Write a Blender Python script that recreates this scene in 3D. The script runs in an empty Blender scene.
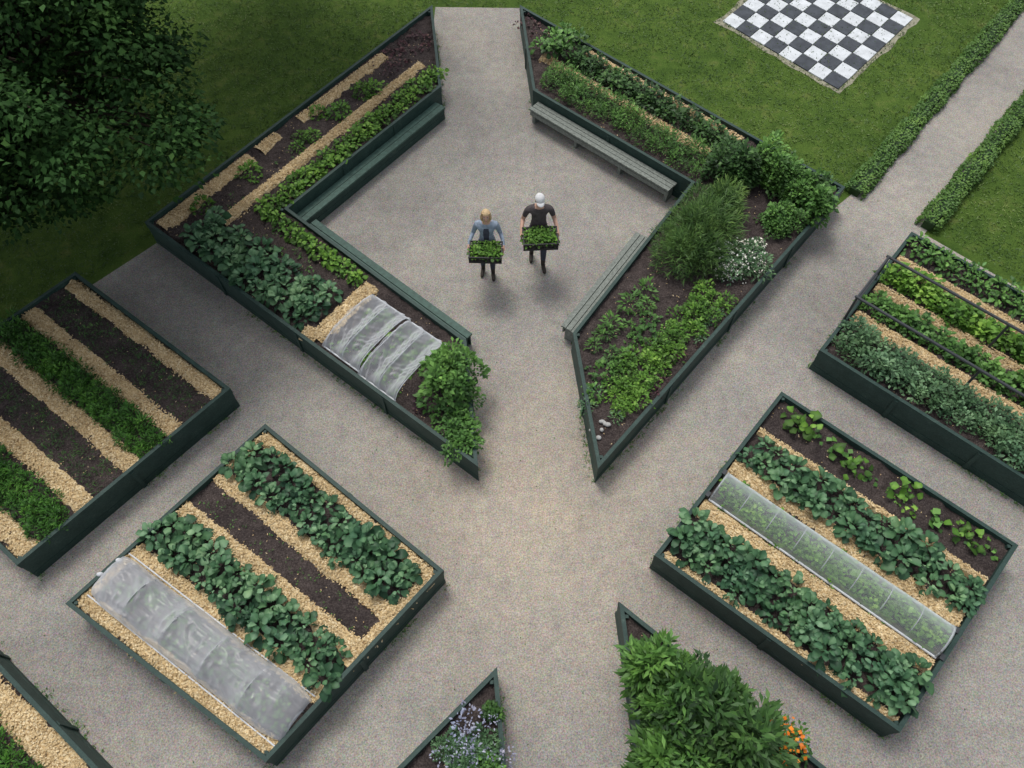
import bpy, math, numpy as np
from mathutils import Vector, Matrix
rng=np.random.default_rng(7)
SC=bpy.context.scene
COL=SC.collection
# ------------------------------------------------------------ helpers
def hsh(i,j,k):
    n=(i*374761393+j*668265263+k*2147483647+1013904223)&0x7fffffff
    n=((n^(n>>13))*1274126177)&0x7fffffff
    return ((n^(n>>16))&0xffff)/65535.0
def vn(x,y,k=0):
    x=np.asarray(x,float);y=np.asarray(y,float)
    xi=np.floor(x).astype(np.int64);yi=np.floor(y).astype(np.int64)
    fx=x-xi;fy=y-yi;fx=fx*fx*(3-2*fx);fy=fy*fy*(3-2*fy)
    a=hsh(xi,yi,k);b=hsh(xi+1,yi,k);c=hsh(xi,yi+1,k);d=hsh(xi+1,yi+1,k)
    return (a*(1-fx)+b*fx)*(1-fy)+(c*(1-fx)+d*fx)*fy-.5
def fbm(x,y,k=0,o=3):
    s=0;a=1.
    for i in range(o):
        s=s+a*vn(x*2**i,y*2**i,k+i*7);a*=.5
    return s
def link(ob,parent=None):
    COL.objects.link(ob)
    if parent is not None: ob.parent=parent
    return ob
def empty(name):
    e=bpy.data.objects.new(name,None); e.empty_display_size=.2; COL.objects.link(e); return e
def mesh_np(name,V,F,mat=None,rnd=None,smooth=False,parent=None):
    V=np.asarray(V,np.float32);F=np.asarray(F,np.int32)
    me=bpy.data.meshes.new(name)
    me.vertices.add(len(V));me.vertices.foreach_set('co',V.ravel())
    k=F.shape[1];me.loops.add(F.size);me.loops.foreach_set('vertex_index',F.ravel())
    me.polygons.add(len(F));me.polygons.foreach_set('loop_start',np.arange(0,F.size,k,dtype=np.int32))
    me.update(calc_edges=True)
    if smooth: me.polygons.foreach_set('use_smooth',np.ones(len(F),bool))
    if rnd is not None:
        a=me.attributes.new('rnd','FLOAT','POINT');a.data.foreach_set('value',np.asarray(rnd,np.float32))
    if mat: me.materials.append(mat)
    return link(bpy.data.objects.new(name,me),parent)
def mesh_pd(name,V,F,mat=None,parent=None,smooth=False):
    me=bpy.data.meshes.new(name);me.from_pydata([tuple(map(float,v)) for v in V],[],F);me.update()
    if smooth:
        for p in me.polygons:p.use_smooth=True
    if mat: me.materials.append(mat)
    return link(bpy.data.objects.new(name,me),parent)
class Acc:
    def __init__(s): s.V=[];s.F=[];s.n=0
    def add(s,V,F):
        s.V+= [tuple(v) for v in V]; s.F+=[tuple(i+s.n for i in f) for f in F]; s.n+=len(V)
    def box(s,c,d,M=None):
        x,y,z=[k/2 for k in d]
        V=[Vector((a*x,b*y,e*z)) for a in(-1,1) for b in(-1,1) for e in(-1,1)]
        if M is not None: V=[M@v for v in V]
        V=[v+Vector(c) for v in V]
        s.add(V,[(0,1,3,2),(4,6,7,5),(0,4,5,1),(2,3,7,6),(0,2,6,4),(1,5,7,3)])
    def tube(s,P,Rr,n=8,cap=True):
        P=[Vector(p) for p in P];V=[];F=[]
        for i,p in enumerate(P):
            t=(P[min(i+1,len(P)-1)]-P[max(i-1,0)]).normalized()
            u=t.cross(Vector((0,0,1)) if abs(t.z)<.9 else Vector((1,0,0))).normalized();w=t.cross(u)
            for j in range(n):
                a=2*math.pi*j/n;V.append(p+(u*math.cos(a)+w*math.sin(a))*Rr[i])
        for i in range(len(P)-1):
            for j in range(n):
                F.append((i*n+j,i*n+(j+1)%n,(i+1)*n+(j+1)%n,(i+1)*n+j))
        if cap: F.append(tuple(range(n)));F.append(tuple(range((len(P)-1)*n,len(P)*n))[::-1])
        s.add(V,F)
    def ell(s,c,r,nu=14,nv=10,fn=None):
        V=[];F=[]
        for i in range(nv+1):
            ph=math.pi*i/nv
            for j in range(nu):
                a=2*math.pi*j/nu
                v=Vector((math.sin(ph)*math.cos(a),math.sin(ph)*math.sin(a),math.cos(ph)))
                if fn: v=fn(v)
                V.append(Vector((c[0]+v.x*r[0],c[1]+v.y*r[1],c[2]+v.z*r[2])))
        for i in range(nv):
            for j in range(nu):F.append((i*nu+j,(i+1)*nu+j,(i+1)*nu+(j+1)%nu,i*nu+(j+1)%nu))
        s.add(V,F)
    def obj(s,name,mat,parent=None,smooth=False): return mesh_pd(name,s.V,s.F,mat,parent,smooth)
# ------------------------------------------------------------ materials
def newmat(name):
    m=bpy.data.materials.new(name);m.use_nodes=True
    nt=m.node_tree;return m,nt,nt.nodes['Principled BSDF'],nt.nodes['Material Output']
def N(nt,t,**k):
    n=nt.nodes.new(t)
    for a,b in k.items():
        if a in n.inputs: n.inputs[a].default_value=b
        else: setattr(n,a,b)
    return n
def ramp(nt,fac,stops):
    r=nt.nodes.new('ShaderNodeValToRGB');e=r.color_ramp.elements
    while len(e)<len(stops): e.new(.5)
    for i,(p,c) in enumerate(stops): e[i].position=p;e[i].color=(*c,1)
    nt.links.new(fac,r.inputs[0]);return r.outputs[0]
def coords(nt): return N(nt,'ShaderNodeTexCoord').outputs['Object']
def noise(nt,co,sc,det=4,ro=.6):
    n=N(nt,'ShaderNodeTexNoise');n.inputs['Scale'].default_value=sc;n.inputs['Detail'].default_value=det;n.inputs['Roughness'].default_value=ro
    nt.links.new(co,n.inputs['Vector']);return n.outputs['Fac']
def mixc(nt,f,a,b,mode='MIX'):
    m=nt.nodes.new('ShaderNodeMix');m.data_type='RGBA';m.blend_type=mode
    for s,v in((0,f),(6,a),(7,b)):
        if hasattr(v,'is_output'): nt.links.new(v,m.inputs[s])
        else: m.inputs[s].default_value=v if s==0 else (*v,1)
    return m.outputs[2]
def bump(nt,h,p,st,d):
    b=N(nt,'ShaderNodeBump');b.inputs['Strength'].default_value=st;b.inputs['Distance'].default_value=d
    nt.links.new(h,b.inputs['Height']);nt.links.new(b.outputs[0],p.inputs['Normal'])
def leafmat(name,c1,c2,c3,rough=.55,tr=0.,spec=.35):
    m,nt,p,o=newmat(name)
    a=N(nt,'ShaderNodeAttribute');a.attribute_name='rnd'
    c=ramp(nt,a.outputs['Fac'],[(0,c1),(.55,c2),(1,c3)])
    n=noise(nt,coords(nt),2.1,3)
    c=mixc(nt,.9,c,ramp(nt,n,[(.3,(.68,.76,.8)),(.7,(1.25,1.14,.95))]),'MULTIPLY')
    nt.links.new(c,p.inputs['Base Color']);p.inputs['Roughness'].default_value=rough
    p.inputs['Specular IOR Level'].default_value=spec
    if tr>0:
        t=N(nt,'ShaderNodeBsdfTranslucent');nt.links.new(c,t.inputs[0])
        mx=N(nt,'ShaderNodeMixShader');mx.inputs[0].default_value=tr
        nt.links.new(p.outputs[0],mx.inputs[1]);nt.links.new(t.outputs[0],mx.inputs[2]);nt.links.new(mx.outputs[0],o.inputs[0])
    return m
def plain(name,c,rough=.7,var=.25,sc=12,spec=.3,bmp=0):
    m,nt,p,o=newmat(name);co=coords(nt);n=noise(nt,co,sc)
    lo=tuple(k*(1-var) for k in c);hi=tuple(min(1,k*(1+var)) for k in c)
    nt.links.new(ramp(nt,n,[(.3,lo),(.7,hi)]),p.inputs['Base Color'])
    p.inputs['Roughness'].default_value=rough;p.inputs['Specular IOR Level'].default_value=spec
    if bmp: bump(nt,n,p,.5,bmp)
    return m
def gravel():
    m,nt,p,o=newmat('gravel_mat');co=coords(nt)
    fine=noise(nt,co,42,4,.8);mid=noise(nt,co,5,5,.65);big=noise(nt,co,.4,5,.6)
    v=N(nt,'ShaderNodeTexVoronoi');v.inputs['Scale'].default_value=70;nt.links.new(co,v.inputs['Vector'])
    c=ramp(nt,big,[(.32,(.265,.248,.225)),(.5,(.335,.312,.277)),(.68,(.40,.365,.31))])
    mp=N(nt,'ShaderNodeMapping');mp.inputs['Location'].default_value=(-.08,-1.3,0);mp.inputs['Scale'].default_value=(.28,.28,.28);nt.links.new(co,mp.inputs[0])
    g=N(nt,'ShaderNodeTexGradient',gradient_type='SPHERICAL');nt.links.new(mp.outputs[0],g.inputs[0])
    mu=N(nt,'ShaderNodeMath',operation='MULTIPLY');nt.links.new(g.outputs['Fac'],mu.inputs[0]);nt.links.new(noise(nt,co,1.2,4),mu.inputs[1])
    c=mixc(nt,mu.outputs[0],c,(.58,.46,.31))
    c=mixc(nt,.8,c,ramp(nt,mid,[(.3,(.82,.82,.83)),(.7,(1.13,1.12,1.1))]),'MULTIPLY')
    c=mixc(nt,1.,c,ramp(nt,fine,[(.3,(.50,.50,.51)),(.5,(1,1,1)),(.7,(1.5,1.48,1.45))]),'MULTIPLY')
    c=mixc(nt,.35,c,v.outputs['Color'],'SOFT_LIGHT')
    h=N(nt,'ShaderNodeHueSaturation');h.inputs['Saturation'].default_value=.85;nt.links.new(c,h.inputs['Color']);c=h.outputs[0]
    nt.links.new(c,p.inputs['Base Color']);p.inputs['Roughness'].default_value=.95;p.inputs['Specular IOR Level'].default_value=.15
    bump(nt,fine,p,.7,.02);return m
def grassm():
    m,nt,p,o=newmat('grass_mat');co=coords(nt)
    fine=noise(nt,co,45,4,.8);mid=noise(nt,co,2.2,5,.65);big=noise(nt,co,.3,3)
    c=ramp(nt,mid,[(.3,(.05,.095,.02)),(.55,(.088,.148,.03)),(.75,(.155,.18,.058))])
    c=mixc(nt,.8,c,ramp(nt,big,[(.35,(.75,.82,.75)),(.7,(1.2,1.15,1.1))]),'MULTIPLY')
    c=mixc(nt,1.,c,ramp(nt,fine,[(.3,(.5,.5,.5)),(.7,(1.5,1.5,1.4))]),'MULTIPLY')
    nt.links.new(c,p.inputs['Base Color']);p.inputs['Roughness'].default_value=.95;p.inputs['Specular IOR Level'].default_value=.1
    bump(nt,fine,p,.8,.03);return m
def soilm():
    m,nt,p,o=newmat('soil_mat');co=coords(nt)
    f=noise(nt,co,38,5,.75);g=noise(nt,co,3,4)
    c=ramp(nt,f,[(.3,(.028,.022,.021)),(.52,(.075,.061,.057)),(.75,(.18,.155,.142))])
    c=mixc(nt,.85,c,ramp(nt,g,[(.3,(.62,.6,.63)),(.7,(1.45,1.4,1.36))]),'MULTIPLY')
    nt.links.new(c,p.inputs['Base Color']);p.inputs['Roughness'].default_value=.95;p.inputs['Specular IOR Level'].default_value=.15
    bump(nt,f,p,1.,.04);return m
def chipm():
    m,nt,p,o=newmat('wood_chip_mat');co=coords(nt)
    a=N(nt,'ShaderNodeAttribute');a.attribute_name='rnd'
    v=N(nt,'ShaderNodeTexVoronoi');v.inputs['Scale'].default_value=42;nt.links.new(co,v.inputs['Vector'])
    s=N(nt,'ShaderNodeSeparateColor');nt.links.new(v.outputs['Color'],s.inputs[0])
    mm=N(nt,'ShaderNodeMath',operation='FRACT');ad=N(nt,'ShaderNodeMath',operation='ADD');nt.links.new(a.outputs['Fac'],ad.inputs[0]);nt.links.new(s.outputs[0],ad.inputs[1]);nt.links.new(ad.outputs[0],mm.inputs[0])
    c=ramp(nt,mm.outputs[0],[(0,(.34,.22,.105)),(.2,(.56,.40,.20)),(.7,(.73,.57,.32)),(1,(.84,.72,.48))])
    n=noise(nt,co,2.5,4);c=mixc(nt,.9,c,ramp(nt,n,[(.3,(.76,.73,.70)),(.7,(1.1,1.1,1.1))]),'MULTIPLY')
    nt.links.new(c,p.inputs['Base Color']);p.inputs['Roughness'].default_value=.85;p.inputs['Specular IOR Level'].default_value=.2
    bump(nt,v.outputs['Distance'],p,.5,.015);return m
def paintm():
    m,nt,p,o=newmat('green_paint_mat');co=coords(nt)
    n=noise(nt,co,5,5,.7);f=noise(nt,co,40,3)
    c=ramp(nt,n,[(.3,(.016,.040,.033)),(.6,(.028,.060,.050)),(.8,(.06,.095,.077))])
    c=mixc(nt,.7,c,ramp(nt,f,[(.35,(.75,.75,.75)),(.7,(1.3,1.3,1.3))]),'MULTIPLY')
    nt.links.new(c,p.inputs['Base Color']);p.inputs['Roughness'].default_value=.6;p.inputs['Specular IOR Level'].default_value=.35
    bump(nt,f,p,.25,.004);return m
def clothm(name,c,alpha,mott=0.):
    m,nt,p,o=newmat(name);co=coords(nt)
    p.inputs['Base Color'].default_value=(*c,1)
    p.inputs['Roughness'].default_value=.28;p.inputs['Specular IOR Level'].default_value=.7
    t=N(nt,'ShaderNodeBsdfTransparent');tl=N(nt,'ShaderNodeBsdfTranslucent');tl.inputs[0].default_value=(*c,1)
    m1=N(nt,'ShaderNodeMixShader');m1.inputs[0].default_value=.2
    nt.links.new(p.outputs[0],m1.inputs[1]);nt.links.new(tl.outputs[0],m1.inputs[2])
    m2=N(nt,'ShaderNodeMixShader')
    lw=N(nt,'ShaderNodeLayerWeight');lw.inputs[0].default_value=.35
    mr=N(nt,'ShaderNodeMapRange');mr.inputs[3].default_value=alpha;mr.inputs[4].default_value=.12
    nt.links.new(lw.outputs['Facing'],mr.inputs[0]);nt.links.new(mr.outputs[0],m2.inputs[0])
    nt.links.new(m1.outputs[0],m2.inputs[1]);nt.links.new(t.outputs[0],m2.inputs[2]);nt.links.new(m2.outputs[0],o.inputs[0])
    if mott: bump(nt,noise(nt,co,30,3),p,.5,mott)
    return m
GRAVEL=gravel();GRASS=grassm();SOIL=soilm();CHIP=chipm();PAINT=paintm()
NET=clothm('netting_mat',(.80,.83,.87),.72);FLEECE=clothm('fleece_mat',(.80,.82,.86),.68);MESHT=clothm('mesh_tunnel_mat',(.82,.90,.90),.84,.008)
STEEL=plain('steel_mat',(.045,.05,.055),.45,.2);WHITEP=plain('white_plastic_mat',(.62,.64,.66),.5,.1);GALV=plain('galvanised_mat',(.34,.36,.37),.4,.2)
GREYWOOD=plain('weathered_wood_mat',(.20,.22,.195),.85,.35,20,bmp=.01)
BENCHP=plain('bench_paint_mat',(.055,.105,.085),.6,.3,14,bmp=.004)
G_KALE=leafmat('kale_leaf_mat',(.028,.085,.042),(.09,.21,.10),(.23,.40,.22),.5,.15)
G_LET=leafmat('lettuce_leaf_mat',(.045,.11,.015),(.13,.30,.038),(.28,.49,.09),tr=.18)
G_DARK=leafmat('dark_leaf_mat',(.018,.05,.014),(.05,.13,.028),(.11,.23,.055))
G_MID=leafmat('herb_leaf_mat',(.028,.08,.016),(.088,.215,.04),(.18,.37,.085))
G_CAR=leafmat('carrot_leaf_mat',(.018,.07,.009),(.055,.18,.018),(.12,.29,.04))
G_HEDGE=leafmat('hedge_leaf_mat',(.03,.08,.012),(.08,.18,.03),(.15,.28,.05))
G_GREY=leafmat('bean_leaf_mat',(.035,.09,.035),(.10,.205,.095),(.20,.35,.19))
G_RED=leafmat('red_leaf_mat',(.04,.016,.022),(.09,.035,.045),(.15,.09,.07))
G_ROS=leafmat('rosemary_leaf_mat',(.025,.065,.015),(.07,.155,.03),(.15,.26,.06))
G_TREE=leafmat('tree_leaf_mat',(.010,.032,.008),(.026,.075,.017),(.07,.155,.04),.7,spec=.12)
G_GRASS=leafmat('grass_blade_mat',(.04,.09,.016),(.08,.155,.028),(.17,.235,.06))
WHITEF=leafmat('white_flower_mat',(.6,.63,.57),(.76,.77,.73),(.85,.85,.83))
ORANGEF=leafmat('orange_flower_mat',(.7,.16,.01),(.8,.24,.01),(.85,.38,.02))
LAVF=leafmat('lavender_flower_mat',(.22,.23,.36),(.36,.38,.52),(.52,.54,.66))
BARK=plain('bark_mat',(.07,.055,.04),.9,.4,14,bmp=.02)
# ------------------------------------------------------------ leaves
def leaf_arrays(P,az,el,L,W,curl=.35,fold=.25,roll=0,rnd=None,hi=True):
    n=len(P)
    if hi:
        sv=[0,.25,.55,.84,1.];pr=[.06,.6,1.,.72,.12]
        T=[(sd*p,s,abs(sd)*p) for s,p in zip(sv,pr) for sd in(-1,0,1)]
        F=[]
        for i in range(4):
            for j in range(2): F.append((i*3+j,i*3+j+1,i*3+j+4,i*3+j+3))
    else:
        T=[(0,0,0),(-1,.5,1),(0,1,0),(1,.5,1)];F=[(0,3,2,1)]
    T=np.array(T);k=len(T);L=np.broadcast_to(L,(n,));W=np.broadcast_to(W,(n,));el=np.broadcast_to(el,(n,))
    x=T[None,:,0]*W[:,None]*.5
    s=T[None,:,1]
    if hi: s=s+rng.normal(0,.035,(n,k));x=x*(1+rng.normal(0,.16,(n,k)))
    ang=el[:,None]-curl*s*1.6
    y=s*L[:,None]*np.cos(ang*.6+el[:,None]*.4);z=s*L[:,None]*np.sin(ang*.6+el[:,None]*.4)
    z=z+T[None,:,2]*W[:,None]*.5*fold
    if hi: z=z+rng.normal(0,.10,(n,k))*W[:,None]
    r=rng.normal(0,.35,n) if np.isscalar(roll) else roll
    x2=x*np.cos(r)[:,None];z=z+x*np.sin(r)[:,None]
    ca,sa=np.cos(az)[:,None],np.sin(az)[:,None]
    X=P[:,0:1]+y*ca-x2*sa;Y=P[:,1:2]+y*sa+x2*ca;Z=P[:,2:3]+z
    V=np.stack([X,Y,Z],-1).reshape(-1,3)
    F=(np.array(F)[None]+(np.arange(n)*k)[:,None,None]).reshape(-1,4)
    if rnd is None: rnd=rng.random(n)
    R=np.repeat(rnd,k)
    if hi: R=R+np.tile(np.where(np.abs(T[:,0])<.01,.18,-.05),n)
    return V,F,R
def emit(name,parts,mat,parent=None,smooth=False):
    V=[];F=[];R=[];n=0
    for v,f,r in parts: V.append(v);F.append(f+n);R.append(r);n+=len(v)
    return mesh_np(name,np.concatenate(V),np.concatenate(F),mat,np.clip(np.concatenate(R),0,1),smooth,parent)
def dome(C,rad,hgt,nl,L,W,hi=False,el=(.1,1.1),curl=.35,inner=0.,jit=.3,fold=.25):
    C=np.asarray(C,float);m=len(C);n=m*nl
    ci=np.repeat(np.arange(m),nl);sc=np.repeat(rng.uniform(1-jit,1+jit,m),nl)
    tone=np.repeat(rng.normal(0,.15,m),nl)
    rr=np.sqrt(rng.random(n))*(1-inner*rng.random(n));az=rng.uniform(0,2*np.pi,n)
    p1=np.repeat(rng.uniform(0,6.3,m),nl);p2=np.repeat(rng.uniform(0,6.3,m),nl)
    lob=1+.22*np.sin(3*az+p1)+.18*np.sin(5*az+p2)
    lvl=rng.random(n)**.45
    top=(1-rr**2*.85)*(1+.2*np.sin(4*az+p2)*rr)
    P=np.stack([C[ci,0]+rr*rad*sc*lob*np.cos(az),C[ci,1]+rr*rad*sc*lob*np.sin(az),C[ci,2]+hgt*sc*top*lvl],1)
    e=el[1]+(el[0]-el[1])*rr+rng.normal(0,.25,n)
    az2=az+rng.normal(0,.7,n)
    sz=rng.uniform(.6,1.25,n)*sc
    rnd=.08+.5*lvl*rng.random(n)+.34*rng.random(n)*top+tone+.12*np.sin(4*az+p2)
    return leaf_arrays(P,az2,e,L*sz,W*sz,curl,fold,0,rnd,hi)
def rosette(C,nl,L,W,h,jit=.22,el=(.15,1.25),curl=.5):
    C=np.asarray(C,float);m=len(C);n=m*nl
    ci=np.repeat(np.arange(m),nl);k=np.tile(np.arange(nl),m)/nl
    sc=np.repeat(rng.uniform(1-jit,1+jit,m),nl);tone=np.repeat(rng.normal(0,.14,m),nl)
    az=k*nl*2.4+np.repeat(rng.uniform(0,6,m),nl)+rng.normal(0,.3,n)
    r0=.02+L*.42*(1-k)+rng.random(n)*.02
    P=np.stack([C[ci,0]+r0*np.cos(az),C[ci,1]+r0*np.sin(az),C[ci,2]+h*sc*(.25+.75*k)*rng.uniform(.8,1.15,n)],1)
    e=el[0]+(el[1]-el[0])*k**1.3+rng.normal(0,.25,n)
    sz=sc*(1-.5*k)*rng.uniform(.6,1.2,n)
    return leaf_arrays(P,az,e,L*sz,W*sz,curl,.3,0,.08+.52*k+tone+rng.normal(0,.18,n),True)
def along(p0,p1,sp,cols=1,width=0.,z=.6,jx=.06,skip=0.):
    p0=np.array(p0,float);p1=np.array(p1,float);d=p1-p0;Ln=np.hypot(*d);d/=Ln;nrm=np.array([-d[1],d[0]])
    out=[];n=max(1,int(Ln/sp))
    for c in range(cols):
        off=0 if cols==1 else (c/(cols-1)-.5)*width
        for i in range(n+1):
            if rng.random()<skip: continue
            q=p0+d*(min(Ln,(i+(.5 if c%2 else 0))*Ln/n))+nrm*off+rng.normal(0,jx,2)
            out.append((q[0],q[1],z))
    return np.array(out)
# ------------------------------------------------------------ bed building
def inset(poly,d):
    n=len(poly);out=[]
    for i in range(n):
        a,b,c=[np.array(poly[(i+k)%n],float) for k in(-1,0,1)]
        e1=(b-a)/np.linalg.norm(b-a);e2=(c-b)/np.linalg.norm(c-b)
        n1=np.array([-e1[1],e1[0]]);n2=np.array([-e2[1],e2[0]])
        m=n1+n2;m/=max(.15,np.dot(m,m)/2);out.append(b+m*d)
    return out
def ccw(p):
    a=sum(p[i][0]*p[(i+1)%len(p)][1]-p[(i+1)%len(p)][0]*p[i][1] for i in range(len(p)))
    return p if a>0 else p[::-1]
def inside(X,Y,poly):
    r=np.zeros(X.shape,bool);n=len(poly)
    for i in range(n):
        x1,y1=poly[i];x2,y2=poly[(i+1)%n]
        c=((y1>Y)!=(y2>Y))&(X<(x2-x1)*(Y-y1)/((y2-y1) if y2!=y1 else 1e-9)+x1)
        r^=c
    return r
ZS=.50
WEED=[];CRUMB=[]
def bed(poly,h=.6,th=.055,soilz=ZS):
    poly=ccw([tuple(p) for p in poly]);E=empty('raised_garden_bed')
    A=Acc();n=len(poly)
    nb=4;ph=h/nb
    for b in range(nb):
        z0=b*ph+(.003 if b else 0);z1=(b+1)*ph-.003
        o=inset(poly,.004*(b%2)+rng.random()*.003);i_=inset(poly,th)
        if b==nb-1: o=inset(poly,-.006); z1=h
        V=[(*p,z0) for p in o]+[(*p,z1) for p in o]+[(*p,z1) for p in i_]+[(*p,z0) for p in i_];F=[]
        for k in range(n):
            k2=(k+1)%n
            F+=[(k,k2,n+k2,n+k),(n+k,n+k2,2*n+k2,2*n+k),(2*n+k,2*n+k2,3*n+k2,3*n+k),(3*n+k,3*n+k2,k2,k)]
        A.add(V,F)
    for p in inset(poly,th+.03): A.box((p[0],p[1],h/2-.01),(.05,.05,h-.02))
    for k in range(n):
        p,q_=np.array(poly[k]),np.array(poly[(k+1)%n]);d=q_-p;Ln=np.hypot(*d);d/=Ln
        M=Matrix.Rotation(math.atan2(d[1],d[0]),3,'Z')
        for j in range(1,int(Ln/2.1)+1):
            c=p+d*Ln*j/(int(Ln/2.1)+1);c=c+np.array([d[1],-d[0]])*.012
            A.box((c[0],c[1],h/2-.02),(.07,.02,h-.06),M)
        m=int(Ln*18);t=rng.uniform(0,Ln,m);t=t[vn(t*1.3+k*9,t*0,5)>-.05];off=np.abs(rng.normal(0,.03,len(t)))+.012
        WEED.append(np.stack([p[0]+d[0]*t+d[1]*off,p[1]+d[1]*t-d[0]*off,np.full(len(t),.006)],1))
    A.obj('plank_walls',PAINT,E)
    xs=[p[0] for p in poly];ys=[p[1] for p in poly];st=.035
    gx=np.arange(min(xs),max(xs)+st,st);gy=np.arange(min(ys),max(ys)+st,st)
    X,Y=np.meshgrid(gx,gy);cx=X[:-1,:-1]+st/2;cy=Y[:-1,:-1]+st/2
    keep=inside(cx,cy,[tuple(p) for p in inset(poly,.028)])
    Z=soilz+fbm(X*2.2,Y*2.2,3)*.04+fbm(X*11,Y*11,9,2)*.055
    idx=np.arange(X.size).reshape(X.shape)
    F=np.stack([idx[:-1,:-1],idx[:-1,1:],idx[1:,1:],idx[1:,:-1]],-1)[keep]
    used=np.unique(F);mp=-np.ones(X.size,int);mp[used]=np.arange(len(used))
    V=np.stack([X,Y,Z],-1).reshape(-1,3)[used]
    mesh_np('soil',V,mp[F],SOIL,None,True,E)
    m=int((max(xs)-min(xs))*(max(ys)-min(ys))*22);x=rng.uniform(min(xs),max(xs),m);y=rng.uniform(min(ys),max(ys),m);k=inside(x,y,[tuple(p) for p in inset(poly,.1)])
    CRUMB.append(np.stack([x[k],y[k],np.full(k.sum(),soilz+.015)],1))
    return E
def chips(E,strips,z=ZS):
    VV=[];FF=[];RR=[];n0=0
    for p0,p1,w in strips:
        p0=np.array(p0,float);p1=np.array(p1,float);d=p1-p0;Ln=np.hypot(*d);d/=Ln;nr=np.array([-d[1],d[0]])
        nu=max(3,int(Ln/.04));nv=11;u=np.linspace(0,Ln,nu);v=np.linspace(-1,1,nv)
        U,Vv=np.meshgrid(u,v,indexing='ij')
        k=int(rng.integers(1000))
        wl=w/2*(1.05+.25*fbm(U*2.2,Vv*0+k,5,3));cen=.05*vn(U*.7,Vv*0+k+9)
        off=Vv*wl+cen
        X=p0[0]+d[0]*U+nr[0]*off;Y=p0[1]+d[1]*U+nr[1]*off
        Z=z+.075*(1-np.abs(Vv)**4)-.03+fbm(X*9,Y*9,4,2)*.014
        idx=np.arange(X.size).reshape(X.shape)
        F=np.stack([idx[:-1,:-1],idx[:-1,1:],idx[1:,1:],idx[1:,:-1]],-1).reshape(-1,4)[:,::-1]
        VV.append(np.stack([X,Y,Z],-1).reshape(-1,3));FF.append(F+n0);RR.append(np.zeros(X.size));n0+=X.size
        m=int(Ln*w*1300)
        uu=rng.uniform(0,Ln,m);ov=rng.uniform(-1,1,m)*w*.5+rng.normal(0,.025,m)
        cx=p0[0]+d[0]*uu+nr[0]*ov;cy=p0[1]+d[1]*uu+nr[1]*ov
        cz=z+.078*np.clip(1-np.abs(ov/(w/2))**4,-.1,1)-.018+rng.random(m)*.014
        a=rng.uniform(0,np.pi,m);l=rng.uniform(.010,.026,m);wd=rng.uniform(.005,.012,m);t=rng.normal(0,.35,m)
        ca,sa=np.cos(a),np.sin(a);q=[]
        for sx,sy in((-1,-1),(1,-1),(1,1),(-1,1)):
            q.append(np.stack([cx+sx*l*ca-sy*wd*sa,cy+sx*l*sa+sy*wd*ca,cz+sx*l*np.sin(t)+sy*wd*.3],1))
        q=np.stack(q,1).reshape(-1,3)
        VV.append(q);FF.append(np.arange(m*4).reshape(-1,4)+n0);RR.append(np.repeat(rng.random(m),4));n0+=m*4
    mesh_np('wood_chip_strips',np.concatenate(VV),np.concatenate(FF),CHIP,np.concatenate(RR),False,E)
def Q(c,u,v):
    T,R_,B,L_=[np.array(k,float) for k in c]
    return (T*(1-u)+R_*u)*(1-v)+(L_*(1-u)+B*u)*v
# ------------------------------------------------------------ ground
def sheet(name,poly,z,mat):
    return mesh_pd(name,[(x,y,z) for x,y in poly],[tuple(range(len(poly)))],mat)
sheet('ground',[(-300,-300),(300,-300),(300,300),(-300,300)],0,GRASS)
gp=[(-14,-10),(16,-10),(16,3.5),(11.5,7.55),(8.25,10.65),(8.25+20*.66,10.65+20*.75),(7.05+20*.65,11.75+20*.76),(7.05,11.75),(6.6,11.35),(.19,17.32),(.22,18.12),(-1.92,18.16),(-1.92,17.32),(-7.05,10.42),(-8.1,9.3),(-14,2.3)]
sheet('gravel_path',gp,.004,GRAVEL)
def blades(name,polys,dens,L=.07,thin=None):
    parts=[]
    for poly in polys:
        xs=[p[0] for p in poly];ys=[p[1] for p in poly]
        m=int((max(xs)-min(xs))*(max(ys)-min(ys))*dens)
        x=rng.uniform(min(xs),max(xs),m);y=rng.uniform(min(ys),max(ys),m);k=inside(x,y,poly)&(fbm(x*1.3,y*1.3,2)>-.35)
        x=x[k];y=y[k];n=len(x)
        parts.append(leaf_arrays(np.stack([x,y,np.zeros(n)],1),rng.uniform(0,6.3,n),rng.uniform(.5,1.3,n),rng.uniform(.5,1.3,n)*L,.022,.4,.1,0,.5+.5*fbm(x*.8,y*.8,6)+rng.normal(0,.15,n),False))
    emit(name,parts,G_GRASS)
blades('lawn_grass',[[(-2.0,17.4),(-7.2,10.6),(-8.2,9.4),(-12,5),(-14,6),(-18,16),(-10,20),(-2,20)],
  [(.3,17.4),(6.6,11.5),(7.0,11.9),(13,19),(16,22),(-2,22),(-2,18.2),(.3,18.15)],
  [(8.5,10.7),(11.6,7.7),(17,8),(20,20),(14,17)]],260)
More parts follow.
